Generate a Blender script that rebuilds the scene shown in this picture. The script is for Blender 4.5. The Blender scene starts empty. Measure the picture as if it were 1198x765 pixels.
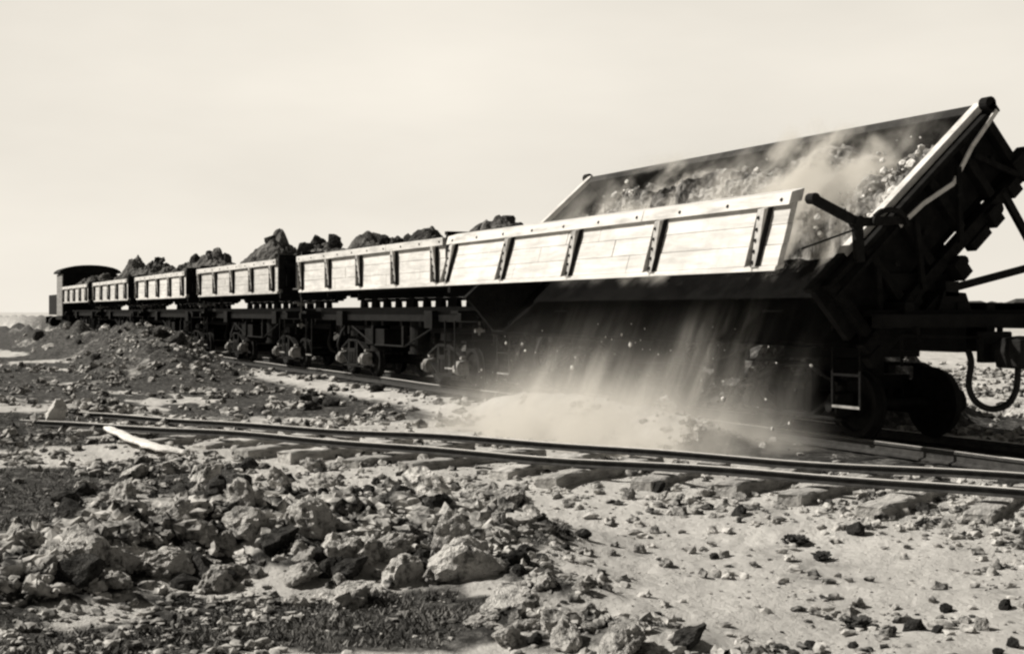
import bpy, math, random
import numpy as np
from mathutils import Matrix, Vector
R = math.radians
random.seed(7); rng = np.random.default_rng(11)
SC = bpy.context.scene
COL = SC.collection

# ------------------------------------------------------------------ camera
CAMH = 1.4
TH = math.atan(749/1600.0); S_, C_ = math.sin(TH), math.cos(TH)
cam = bpy.data.objects.new('camera', bpy.data.cameras.new('camera'))
COL.objects.link(cam); SC.camera = cam
cam.location = (0, 0, CAMH)
cam.rotation_euler = (R(90), 0, math.atan2(C_, S_))      # looks mostly along -X, a little towards +Y
cam.data.sensor_width = 36; cam.data.lens = 36*1600/1198.0
cam.data.shift_y = -17.5/1198.0
cam.data.clip_start = 0.1; cam.data.clip_end = 9000

def gpt(px, py, z=-0.25):
    """ground point seen at a photo pixel"""
    Z = 1600*(CAMH-z)/(py-365.0); r = (px-599)/1600.0*Z
    return r*S_-Z*C_, r*C_+Z*S_
def xat(px, Y):
    """X of the point at lateral distance Y seen at photo column px"""
    t = (px-599)/1600.0
    return -(Y*(C_-t*S_))/(S_+t*C_) if abs(S_+t*C_) > 1e-6 else -999
# ------------------------------------------------------------------ materials
def nodes(m):
    m.use_nodes = True
    nt = m.node_tree
    for n in list(nt.nodes): nt.nodes.remove(n)
    return nt, nt.nodes, nt.links
def ramp(N, stops):
    r = N.new('ShaderNodeValToRGB'); e = r.color_ramp.elements
    while len(e) > 1: e.remove(e[-1])
    e[0].position, e[0].color = stops[0][0], (*stops[0][1], 1)
    for p, c in stops[1:]:
        k = e.new(p); k.color = (*c, 1)
    return r
def g3(v, warm=1.0): return (v, v*(1-.025*warm), v*(1-.07*warm))
def mat(name, lo, hi, scale=6, stretch=(1,1,1), rough=.85, bump=.3, bscale=40, detail=8, p=(.35,.65),
        metal=0, dust=None, rand=0, dist=.02, spec=.25):
    m = bpy.data.materials.new(name); nt, N, L = nodes(m)
    out = N.new('ShaderNodeOutputMaterial'); b = N.new('ShaderNodeBsdfPrincipled')
    L.new(b.outputs[0], out.inputs[0])
    tc = N.new('ShaderNodeTexCoord'); mp = N.new('ShaderNodeMapping'); mp.inputs['Scale'].default_value = stretch
    L.new(tc.outputs['Object'], mp.inputs[0])
    n = N.new('ShaderNodeTexNoise'); n.inputs['Scale'].default_value = scale; n.inputs['Detail'].default_value = detail
    n.inputs['Roughness'].default_value = .65
    L.new(mp.outputs[0], n.inputs['Vector'])
    r = ramp(N, [(p[0], g3(lo)), (p[1], g3(hi))]); L.new(n.outputs['Fac'], r.inputs[0])
    col = r.outputs[0]
    if dust:
        n2 = N.new('ShaderNodeTexNoise'); n2.inputs['Scale'].default_value = 2.3; n2.inputs['Detail'].default_value = 9
        n2.inputs['Roughness'].default_value = .7
        L.new(tc.outputs['Object'], n2.inputs['Vector'])
        rr = ramp(N, [(.48, (0,0,0)), (.72, (1,1,1))]); L.new(n2.outputs['Fac'], rr.inputs[0])
        mx = N.new('ShaderNodeMixRGB'); L.new(rr.outputs[0], mx.inputs[0]); L.new(col, mx.inputs[1])
        mx.inputs[2].default_value = (*g3(dust), 1); col = mx.outputs[0]
    if rand:
        oi = N.new('ShaderNodeObjectInfo'); mr = N.new('ShaderNodeMapRange')
        mr.inputs['To Min'].default_value = 1-rand; mr.inputs['To Max'].default_value = 1+rand
        L.new(oi.outputs['Random'], mr.inputs[0])
        mm = N.new('ShaderNodeVectorMath'); mm.operation = 'SCALE'
        L.new(col, mm.inputs[0]); L.new(mr.outputs[0], mm.inputs['Scale']); col = mm.outputs[0]
    L.new(col, b.inputs['Base Color'])
    b.inputs['Roughness'].default_value = rough; b.inputs['Metallic'].default_value = metal
    b.inputs['Specular IOR Level'].default_value = spec
    if bump:
        n3 = N.new('ShaderNodeTexNoise'); n3.inputs['Scale'].default_value = bscale; n3.inputs['Detail'].default_value = 6
        L.new(mp.outputs[0], n3.inputs['Vector'])
        bp = N.new('ShaderNodeBump'); bp.inputs['Strength'].default_value = bump; bp.inputs['Distance'].default_value = dist
        L.new(n3.outputs['Fac'], bp.inputs['Height']); L.new(bp.outputs[0], b.inputs['Normal'])
    return m
M = dict(
    board=mat('pale_weathered_board', .36, .62, scale=2.2, stretch=(.6,4,6), p=(.27,.58), bump=.5, bscale=9, dist=.01, dust=.42, rand=.12),
    rail_timber=mat('pale_timber', .3, .6, scale=2.5, stretch=(.6,4,4), p=(.28,.55), bump=.4, bscale=9, dist=.01),
    post=mat('bolted_post', .2, .5, scale=5, p=(.3,.6), bump=.3),
    dark=mat('black_steel', .004, .011, scale=4, rough=.6, spec=.08, bump=.3),
    tar=mat('tarred_timber', .005, .013, scale=3, stretch=(.5,3,3), rough=.85, spec=.08, bump=.4, bscale=14),
    shade_floor=mat('shade_black_floor', .002, .006, scale=3, rough=.95, bump=.3, spec=.02),  # near-black so the tipped floor reads as shaded
    inner=mat('worn_plate_inside', .015, .035, scale=2, rough=.8, dust=.05, spec=.1),
    iron=mat('rusty_iron', .006, .016, scale=8, rough=.7, spec=.08, dust=.02),
    dusty=mat('dust_coated_iron', .03, .3, scale=7, rough=.9, p=(.3,.6)),
    cap=mat('sunlit_cap', .35, .6, scale=6, p=(.3,.6)),  # pale tone for sunlight on cap and flange edges
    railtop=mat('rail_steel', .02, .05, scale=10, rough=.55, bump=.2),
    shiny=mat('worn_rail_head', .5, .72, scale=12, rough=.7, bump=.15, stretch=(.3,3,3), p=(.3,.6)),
    sleeper=mat('weathered_sleeper', .16, .5, scale=4, stretch=(1,4,4), rough=.95, p=(.3,.62), bump=.8, bscale=14, rand=.25),
    oily=mat('shade_dark_sleeper', .015, .05, scale=4, stretch=(1,4,4), rough=.9, bump=.8, bscale=14, rand=.25, spec=.1),  # dark copy of the sleeper, shade under the tipped car painted in
    rock=mat('dry_clay_clod', .12, .64, scale=2.2, rough=1, bump=1.0, bscale=14, p=(.36,.52), rand=.2, dist=.05, spec=.1),
    darkrock=mat('dark_clay_clod', .018, .11, scale=3.5, rough=1, bump=1.0, bscale=14, p=(.35,.7), rand=.3, dist=.05, spec=.1),
    load=mat('dark_spoil', .03, .2, scale=1.6, rough=1, bump=1.0, bscale=9, p=(.35,.68), dist=.08, spec=.1),
    spoil=mat('pale_spoil', .02, .42, scale=2.0, stretch=(1.2,.75,.75), rough=1, bump=1.0, bscale=12, p=(.41,.58), dist=.08, spec=.1),
    pebble=mat('small_clods', .03, .47, scale=4.5, rough=1, bump=0, p=(.40,.58), spec=.1),
    grass=mat('dry_grass', .03, .26, scale=2.5, rough=.9, bump=0, p=(.35,.7), spec=.1),
    weed=mat('dark_weed', .02, .07, scale=5, rough=.9, bump=0),
    tree=mat('far_trees', .03, .06, scale=.4, rough=1, bump=0),
    bark=mat('pale_bark', .45, .78, scale=5, stretch=(3,.8,3), rough=.95, bump=.8, bscale=18, p=(.3,.55), dist=.03),
    hose=mat('rubber_hose', .01, .02, scale=12, rough=.7, bump=.2),
)
# ------------------------------------------------------------------ mesh builder
class MB:
    def __init__(s): s.v, s.f, s.m, s.T = [], [], [], None
    def add(s, vs, fs, mi=0):
        o = len(s.v)
        s.v += [tuple(s.T(*p)) if s.T else tuple(p) for p in vs]
        s.f += [[i+o for i in f] for f in fs]; s.m += [mi]*len(fs)
    def box(s, x0, x1, y0, y1, z0, z1, mi=0):
        vs = [(x,y,z) for x in (x0,x1) for y in (y0,y1) for z in (z0,z1)]
        s.add(vs, [(0,1,3,2),(4,6,7,5),(0,4,5,1),(2,3,7,6),(0,2,6,4),(1,5,7,3)], mi)
    def bar(s, a, b, w, h, mi=0, up=(0,0,1)):
        a, b, up = Vector(a), Vector(b), Vector(up)
        d = (b-a).normalized(); sd = d.cross(up)
        if sd.length < 1e-4: sd = d.cross(Vector((0,1,0)))
        sd.normalize(); u = sd.cross(d)
        vs = [p+sd*(i*w/2)+u*(j*h/2) for p in (a,b) for i in (-1,1) for j in (-1,1)]
        s.add(vs, [(0,1,3,2),(4,6,7,5),(0,4,5,1),(2,3,7,6),(0,2,6,4),(1,5,7,3)], mi)
    def cyl(s, a, b, r, n=14, mi=0, r2=None):
        a, b = Vector(a), Vector(b); d = (b-a).normalized()
        sd = d.orthogonal().normalized(); u = d.cross(sd); r2 = r if r2 is None else r2
        vs = []
        for p, q in ((a,r),(b,r2)):
            vs += [p+(sd*math.cos(2*math.pi*i/n)+u*math.sin(2*math.pi*i/n))*q for i in range(n)]
        s.add(vs, [(i,(i+1)%n,n+(i+1)%n,n+i) for i in range(n)]+[tuple(range(n))[::-1], tuple(range(n,2*n))], mi)
    def prism(s, poly, x0, x1, mi=0):
        """poly of (y,z) extruded along x"""
        n = len(poly)
        vs = [(x0,y,z) for y,z in poly]+[(x1,y,z) for y,z in poly]
        s.add(vs, [(i,(i+1)%n,n+(i+1)%n,n+i) for i in range(n)]+[tuple(range(n))[::-1], tuple(range(n,2*n))], mi)
    def tube(s, pts, r, n=8, mi=0, sub=1):
        pts = [Vector(p) for p in pts]; vs, fs = [], []
        if sub > 1:
            q = []
            for i in range(len(pts)-1):
                a, b, c, d = pts[max(i-1,0)], pts[i], pts[i+1], pts[min(i+2,len(pts)-1)]
                for k in range(sub):
                    t = k/sub; q.append(.5*((2*b)+(c-a)*t+(2*a-5*b+4*c-d)*t*t+(3*b-a-3*c+d)*t**3))
            pts = q+[pts[-1]]
        for k, p in enumerate(pts):
            d = (pts[min(k+1,len(pts)-1)]-pts[max(k-1,0)]).normalized()
            sd = d.cross(Vector((.13,.97,.2))).normalized(); u = sd.cross(d)
            vs += [p+(sd*math.cos(2*math.pi*i/n)+u*math.sin(2*math.pi*i/n))*r for i in range(n)]
        for k in range(len(pts)-1):
            fs += [(k*n+i,k*n+(i+1)%n,(k+1)*n+(i+1)%n,(k+1)*n+i) for i in range(n)]
        fs += [tuple(range(n))[::-1], tuple(range((len(pts)-1)*n, len(pts)*n))]
        s.add(vs, fs, mi)
    def build(s, name, mats, parent=None, bevel=0, smooth=False):
        me = bpy.data.meshes.new(name); me.from_pydata(s.v, [], s.f); me.update()
        import bmesh
        bm = bmesh.new(); bm.from_mesh(me); bmesh.ops.recalc_face_normals(bm, faces=bm.faces); bm.to_mesh(me); bm.free()
        for m in (mats if isinstance(mats, (list,tuple)) else [mats]): me.materials.append(m)
        me.polygons.foreach_set('material_index', s.m)
        if smooth: me.polygons.foreach_set('use_smooth', [True]*len(me.polygons))
        return link(name, me, parent, bevel)
def link(name, me, parent=None, bevel=0):
    o = bpy.data.objects.new(name, me); COL.objects.link(o)
    if parent: o.parent = parent
    if bevel:
        b = o.modifiers.new('bevel', 'BEVEL'); b.width = bevel; b.segments = 2; b.limit_method = 'ANGLE'
    return o
def fastmesh(name, V, F, mats, smooth=False):
    """V (n,3), F (m,k) arrays"""
    me = bpy.data.meshes.new(name); k = F.shape[1]
    me.vertices.add(len(V)); me.vertices.foreach_set('co', V.astype(np.float32).ravel())
    me.loops.add(F.size); me.loops.foreach_set('vertex_index', F.astype(np.int32).ravel())
    me.polygons.add(len(F)); me.polygons.foreach_set('loop_start', np.arange(0, F.size, k, dtype=np.int32))
    me.update(calc_edges=True); me.validate()
    me.polygons.foreach_set('use_smooth', np.full(len(me.polygons), smooth))
    for m in (mats if isinstance(mats, (list,tuple)) else [mats]): me.materials.append(m)
    return me
def tag(o, label=None, cat=None, group=None, kind=None):
    for k, v in (('label',label),('category',cat),('group',group),('kind',kind)):
        if v: o[k] = v
    return o
def empty(name, loc):
    o = bpy.data.objects.new(name, None); COL.objects.link(o); o.location = loc; o.empty_display_size = .2
    return o
# ------------------------------------------------------------------ noise
def _h(ix, iy, iz, seed):
    n = (ix*374761393 + iy*668265263 + iz*2147483647 + seed*1274126177) & 0xffffffff
    n = ((n ^ (n >> 13))*1274126177) & 0xffffffff
    return ((n ^ (n >> 16)) & 0xffff)/65535.0
def vnoise(x, y, z=0, seed=0):
    x = np.asarray(x, float); y = np.asarray(y, float); z = np.zeros_like(x)+z
    ix, iy, iz = np.floor(x).astype(np.int64), np.floor(y).astype(np.int64), np.floor(z).astype(np.int64)
    fx, fy, fz = x-ix, y-iy, z-iz
    fx, fy, fz = fx*fx*(3-2*fx), fy*fy*(3-2*fy), fz*fz*(3-2*fz)
    def l(a, b, t): return a+(b-a)*t
    c = lambda i, j, k: _h(ix+i, iy+j, iz+k, seed)
    return l(l(l(c(0,0,0),c(1,0,0),fx), l(c(0,1,0),c(1,1,0),fx), fy), l(l(c(0,0,1),c(1,0,1),fx), l(c(0,1,1),c(1,1,1),fx), fy), fz)
def fbm(x, y, z=0, o=4, seed=0, g=.5):
    a, t, s = 1.0, 0, 0
    for i in range(o):
        k = 2.03**i
        t = t + a*vnoise(np.asarray(x)*k+i*17.3, np.asarray(y)*k-i*9.1, np.asarray(z)*k+i*3.7, seed+i); s += a; a *= g
    return t/s
def sstep(a, b, x):
    t = np.clip((x-a)/(b-a), 0, 1); return t*t*(3-2*t)
# ------------------------------------------------------------------ ground height
YC = 10.47                                   # main track centre line
SD = Vector((.871, .491)).normalized()       # siding direction
S0 = Vector((-13.2, 5.93))                   # a point on its centre line
def side_uv(x, y):
    dx, dy = x-S0.x, y-S0.y
    return dx*SD.x+dy*SD.y, -dx*SD.y+dy*SD.x      # along, across (+ = away)
def seg(x, y, a, b):
    """distance to a segment and position along it"""
    ax, ay = a; bx, by = b; dx, dy = bx-ax, by-ay; q = dx*dx+dy*dy
    t = np.clip(((x-ax)*dx+(y-ay)*dy)/q, 0, 1)
    return np.hypot(x-ax-t*dx, y-ay-t*dy), t
HEAP = [((40,690),(150,650),.8,.24),((130,650),(330,640),.85,.30),((300,640),(560,635),.8,.27),((330,665),(540,660),.6,.12),
        ((570,650),(660,700),.6,.10),((600,730),(760,750),.5,.10),((150,600),(430,590),.8,.12)]
HEAP = [(gpt(*a), gpt(*b), r, h) for a, b, r, h in HEAP]
def heapmask(x, y):
    t = np.zeros_like(np.asarray(x, float))
    for a, b, r, h in HEAP:
        d, _ = seg(x, y, a, b)
        t = np.maximum(t, h*np.exp(-(d/r)**2*1.6))
    return t
def ridge(x, y):
    wob = 7.3+1.1*(fbm(x*.12, y*0+1, 0, 2, 5)-.5)*2
    m = np.exp(-((y-wob)/1.5)**2)*sstep(-30, -37, x)*sstep(-105, -80, x)
    return 1.3*m*(.15+.75*fbm(x*.28, y*.4, 0, 3, 31)+.55*np.abs(fbm(x*.9, y*1.1, 0, 4, 33)-.5)*2+.25*(fbm(x*2.5,y*2.5,0,3,34)-.5))
def gz(x, y):
    x = np.asarray(x, float); y = np.asarray(y, float)
    d = np.hypot(x, y)
    z = -.27+.10*(fbm(x*.35, y*.35, 0, 3, 1)-.5)+.10*(fbm(x*1.5, y*1.5, 0, 4, 2)-.5)
    rough = .35+1.1*sstep(.35, .65, fbm(x*.45+7, y*.45, 0, 3, 9))
    z = z+.05*rough*(fbm(x*5, y*5, 0, 3, 3, .6)-.5)
    hm = heapmask(x, y)
    z = z+hm*(.75+.8*(fbm(x*1.3, y*1.3, 0, 4, 4)-.4)) + sstep(.02,.2,hm)*(.22*np.abs(fbm(x*2.6, y*2.6, 0, 4, 6, .6)-.5)*2+.10*(fbm(x*8, y*8, 0, 3, 61)-.5))
    z = z+ridge(x, y)
    z = z+sstep(-24,-34,x)*sstep(5.8,3.5,y)*sstep(-6,3,y)*.25*(fbm(x*.3,y*.6,0,3,17)-.3)*sstep(110,60,d)
    # graded strips under the tracks
    k = sstep(2.3, 1.3, np.abs(y-YC)); z = z*(1-k)+k*(-.17+.05*(fbm(x*4, y*4, 0, 3, 8)-.5))
    u, v = side_uv(x, y)
    k = sstep(2.4, 1.3, np.abs(v)); z = z*(1-k)+k*(-.195+.05*(fbm(x*3, y*3, 0, 4, 12)-.5)+.05*sstep(-3,-6,u)+.16*sstep(-6.4,-8.2,u)-.015*sstep(-.7,-1.2,v)*sstep(-6,-2,u)+.07*(fbm(x*1.7+3,y*1.7,0,2,15)-.5)+.05*(fbm(x*1.2,y*1.2,0,2,14)-.5))
    # earth tipped beside the main track
    k = np.exp(-((y-8.85)/.55)**2)*sstep(-20.3,-18.8,x)*sstep(-12.4,-14.4,x)
    z = z+k*.42*(.5+fbm(x*.9, y*2, 0, 3, 21))
    z = z+np.exp(-((y-14.0)/1.1)**2)*sstep(-15.2,-16.8,x)*(1.25+.35*fbm(x*.5,y*.8,0,4,27))  # bank added behind the train to block light under the cars
    far = sstep(90, 500, d); z = z*(1-far)-.3*far
    # low rise beyond the line on the right
    ang = np.arctan2(y*C_+x*S_, -x*C_+y*S_)
    z = z+sstep(260, 420, d)*sstep(.12,.26,ang)*(2.0+1.2*fbm(x*.01,y*.01,0,3,40))
    return z
def gz1(x, y): return float(gz(np.array([x]), np.array([y]))[0])
DARK = [((-80,580),(110,560),1.9,1.0),((-60,520),(80,515),2.0,1.0),((200,725),(540,715),.62,1.0),((0,740),(140,750),.8,1.0),((-30,690),(40,680),.5,.8),
        ((540,700),(640,735),.5,.5),((0,600),(60,610),.8,.8)]
DARK = [(gpt(*a), gpt(*b), r, k) for a, b, r, k in DARK]
def darkmask(x, y):
    t = np.zeros_like(np.asarray(x, float))
    wx = x+.7*(fbm(x*1.1, y*1.1, 0, 4, 51)-.5)*2; wy = y+.7*(fbm(x*1.1+9, y*1.1, 0, 4, 52)-.5)*2
    for a, b, r, k in DARK:
        d, _ = seg(wx, wy, a, b)
        t = np.maximum(t, k*sstep(r, r*.55, d))
    hm = heapmask(x, y)
    t = np.maximum(t, 1.1*sstep(.04,.14,hm)*sstep(.24,.40,fbm(x*1.8,y*1.8,0,4,53)))
    far = sstep(16, 26, -x*C_+y*S_)*sstep(9.2,7.8,y)
    t = np.maximum(t, .95*far*sstep(.35,.50,fbm(x*.35,y*.9,0,5,54)))
    t = np.maximum(t, .95*sstep(.01,.12,ridge(x,y))*(.55+.45*sstep(.35,.55,fbm(x*.8,y*1.2,0,4,57))))
    t = np.maximum(t, sstep(11.9,12.6,y)*sstep(-13.6,-14.8,x)*sstep(17,15.5,y))  # dark ground for the added bank behind the train
    t = np.maximum(t, 1.0*sstep(8.0,8.6,y+.4*(fbm(x*1.3,y*1.3,0,3,58)-.5))*sstep(12.0,11.6,y)*sstep(-14.2,-12.9,x)*sstep(-9.6,-10.4,x))  # shade below the tipped car's right end, painted into the ground colour
    t = np.maximum(t, .95*sstep(9.4,9.9,y)*sstep(12.6,11.6,y)*sstep(-10,-13,x))  # same painted shade along the track under the train
    return np.clip(t*(1-.6*sstep(70,160,np.hypot(x,y))), 0, 1)
# ------------------------------------------------------------------ ground sheet
def build_ground():
    rr = [.4,.8,1.4,2,2.7,3.4]; q = 4.0
    while q < 62: rr.append(q); q *= 1.0085
    while q < 6000: rr.append(q); q *= 1.06
    rr = np.array(rr)
    a0 = math.atan2(S_, -C_)
    da = np.concatenate([np.linspace(-180,-30,60)[:-1], np.linspace(-30,30,780), np.linspace(30,180,60)[1:-1]])
    aa = a0-np.radians(da)
    x = (rr[:,None]*np.cos(aa)[None,:]); y = (rr[:,None]*np.sin(aa)[None,:])
    nr, na = x.shape
    x, y = x.ravel(), y.ravel(); z = gz(x, y)
    V = np.stack([x,y,z],1)
    i = np.arange(nr-1)[:,None]*na; j = np.arange(na)[None,:]; j2 = (j+1)%na
    F = np.stack([i+j, i+na+j, i+na+j2, i+j2], -1).reshape(-1,4)
    cen = len(V); V = np.vstack([V, [0,0,gz1(0,0)]])
    m = bpy.data.materials.new('dry_earth'); nt, N, L = nodes(m)
    out = N.new('ShaderNodeOutputMaterial'); b = N.new('ShaderNodeBsdfPrincipled'); L.new(b.outputs[0], out.inputs[0])
    b.inputs['Roughness'].default_value = 1; b.inputs['Specular IOR Level'].default_value = .1
    tc = N.new('ShaderNodeTexCoord')
    def noise(sc, de=8, ro=.6):
        n = N.new('ShaderNodeTexNoise'); n.inputs['Scale'].default_value = sc; n.inputs['Detail'].default_value = de
        n.inputs['Roughness'].default_value = ro; L.new(tc.outputs['Object'], n.inputs['Vector']); return n.outputs['Fac']
    pale = ramp(N, [(.28,g3(.24)),(.44,g3(.45)),(.7,g3(.58))]); L.new(noise(1.7,10,.68), pale.inputs[0])
    drk = ramp(N, [(.34,g3(.018)),(.5,g3(.045)),(.68,g3(.2))]); L.new(noise(9,10,.75), drk.inputs[0])
    at = N.new('ShaderNodeAttribute'); at.attribute_name = 'soil'
    ad = N.new('ShaderNodeMath'); ad.operation = 'MULTIPLY_ADD'; L.new(noise(5,8,.7), ad.inputs[0]); ad.inputs[1].default_value = .9; ad.inputs[2].default_value = -.45
    a2 = N.new('ShaderNodeMath'); a2.operation = 'ADD'; L.new(at.outputs['Fac'], a2.inputs[0]); L.new(ad.outputs[0], a2.inputs[1])
    r2 = ramp(N, [(.3,(0,0,0)),(.62,(1,1,1))]); L.new(a2.outputs[0], r2.inputs[0])
    mx = N.new('ShaderNodeMixRGB'); L.new(r2.outputs[0], mx.inputs[0]); L.new(pale.outputs[0], mx.inputs[1]); L.new(drk.outputs[0], mx.inputs[2])
    L.new(mx.outputs[0], b.inputs['Base Color'])
    bp = N.new('ShaderNodeBump'); bp.inputs['Strength'].default_value = .9; bp.inputs['Distance'].default_value = .05
    L.new(noise(14,10,.7), bp.inputs['Height']); L.new(bp.outputs[0], b.inputs['Normal'])
    me = fastmesh('ground', V, F, m, True)
    at = me.attributes.new('soil', 'FLOAT', 'POINT')  # holds dark soil and the shade painted under the train
    at.data.foreach_set('value', np.append(darkmask(x, y), 0).astype(np.float32))
    # close the little hole under the camera
    o = link('ground', me); tag(o, kind='structure')
    import bmesh
    bm = bmesh.new(); bm.from_mesh(me); bm.verts.ensure_lookup_table()
    for k in range(na): bm.faces.new((bm.verts[cen], bm.verts[(k+1)%na], bm.verts[k]))
    bmesh.ops.recalc_face_normals(bm, faces=bm.faces)
    if sum(f.normal.z for f in list(bm.faces)[:200]) < 0: bmesh.ops.reverse_faces(bm, faces=bm.faces)
    from mathutils.bvhtree import BVHTree
    t = BVHTree.FromBMesh(bm); bm.to_mesh(me); bm.free()
    return t

GB = build_ground()
def gz1(x, y):
    h = GB.ray_cast(Vector((x,y,30)), Vector((0,0,-1)))
    return h[0].z if h[0] else -.25
def gpt2(px, py):
    t = (px-599)/1600.0
    h = GB.ray_cast(Vector((0,0,CAMH)), Vector((t*S_-C_, t*C_+S_, (365-py)/1600.0)).normalized())
    return (h[0].x, h[0].y) if h[0] else gpt(px, py)
# ------------------------------------------------------------------ tracks
def rail_profile(k=1.0): return [(a*(.95 if k < 1 else 1), h*k) for a, h in [(-.055,-.14),(.055,-.14),(.055,-.125),(.012,-.105),(.012,-.04),(.034,-.03),(.034,-.002),(.025,0),(-.025,0),(-.034,-.002),(-.034,-.03),(-.012,-.04),(-.012,-.105),(-.055,-.125)]]
def make_rail(pts, k=1.0):
    b = MB(); n = 14; prof = rail_profile(k); vs, fs, mi = [], [], []
    pts = [Vector(p) for p in pts]
    for q, p in enumerate(pts):
        d = (pts[min(q+1,len(pts)-1)]-pts[max(q-1,0)]).normalized(); sd = Vector((-d.y, d.x, 0))
        vs += [p+sd*a+Vector((0,0,h)) for a, h in prof]
    for k in range(len(pts)-1):
        for i in range(n):
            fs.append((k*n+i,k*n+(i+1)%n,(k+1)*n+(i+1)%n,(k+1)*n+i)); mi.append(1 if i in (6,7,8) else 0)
    fs += [tuple(range(n))[::-1], tuple(range((len(pts)-1)*n, len(pts)*n))]; mi += [0,0]
    b.v = [tuple(v) for v in vs]; b.f = [list(f) for f in fs]; b.m = mi
    return b.build('rail', [M['railtop'], M['shiny']])
GA = 1.10/2
def wave(u, k): return .012*math.sin(u*.9+k)+.008*math.sin(u*2.1+2*k)
for sgn, lab in ((-1,'near worn rail of the siding track in the foreground'), (1,'far worn rail of the siding, the one next to the tipped car')):
    pts = []
    for u in np.arange(-13, 7.6 if sgn < 0 else 6.5, .35):
        q = S0+SD*u+Vector((-SD.y,SD.x))*sgn*(GA+wave(u,sgn)*.5)
        pts.append((q.x, q.y, -.0+wave(u, sgn*2)-.012*max(0,-u-5)))
    tag(make_rail(pts, .52), lab, 'rail', 'siding rails')
for sgn, lab in ((-1,'main line rail on the near side under the train wheels'), (1,'main line rail on the far side beneath the train')):
    tag(make_rail([(x, YC+sgn*(GA), wave(x*.6,sgn)*.5) for x in np.arange(-100, 30, 1.5)]), lab, 'rail', 'main line rails')
def sleeper_mesh(k):
    r = np.random.default_rng(k); L_, w, t = 2.05, .24, .16
    nx = 26; prof = [(-.5,-.5),(.5,-.5),(.5,.38),(.42,.5),(-.4,.5),(-.5,.4)]
    b = MB(); vs = []
    for i in range(nx):
        x = (i/(nx-1)-.5)*L_; e = min(i, nx-1-i); ww = w*(1 if e > 0 else .9)
        for a, c in prof:
            vs.append((x+(r.normal()*.018 if e == 0 else 0), a*ww*(1+r.normal()*.035)+r.normal()*.003, c*t*(1 if e else .93)+r.normal()*.005+(.01*math.sin(x*3+k))))
    n = len(prof)
    fs = [(i*n+j,i*n+(j+1)%n,(i+1)*n+(j+1)%n,(i+1)*n+j) for i in range(nx-1) for j in range(n)]
    fs += [tuple(range(n))[::-1], tuple(range((nx-1)*n, nx*n))]
    b.add(vs, fs)
    return b
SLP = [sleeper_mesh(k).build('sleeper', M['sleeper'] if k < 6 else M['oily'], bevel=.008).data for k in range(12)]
for o in [o for o in COL.objects if o.name.startswith('sleeper')]: bpy.data.objects.remove(o)
def sleeper(x, y, z, a, k, lab, grp):
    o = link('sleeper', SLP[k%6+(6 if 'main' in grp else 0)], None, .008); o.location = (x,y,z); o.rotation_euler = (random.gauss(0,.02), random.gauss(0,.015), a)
    tag(o, lab, 'sleeper', grp)
a = math.atan2(SD.y, SD.x)
u, k = -10.5, 0
while u < 7.3:
    q = S0+SD*(u+random.gauss(0,.04))-Vector((-SD.y,SD.x))*random.gauss(.0,.16)
    sleeper(q.x, q.y, -.081-.085-random.random()*.04-.012*max(0,-u-5), a+math.pi/2+random.gauss(0,.06), k,
            'rough pale timber sleeper half buried under the siding rails', 'sleepers of the siding')
    u += random.uniform(.62,.95); k += 1
x = -44.0
while x < 6:
    sleeper(x, YC+random.gauss(0,.04), -.222-random.random()*.015, math.pi/2+random.gauss(0,.02), k, 'sleeper of the main line below the dump train', 'sleepers of the main line')
    x += random.uniform(.66,.8); k += 1
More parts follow.
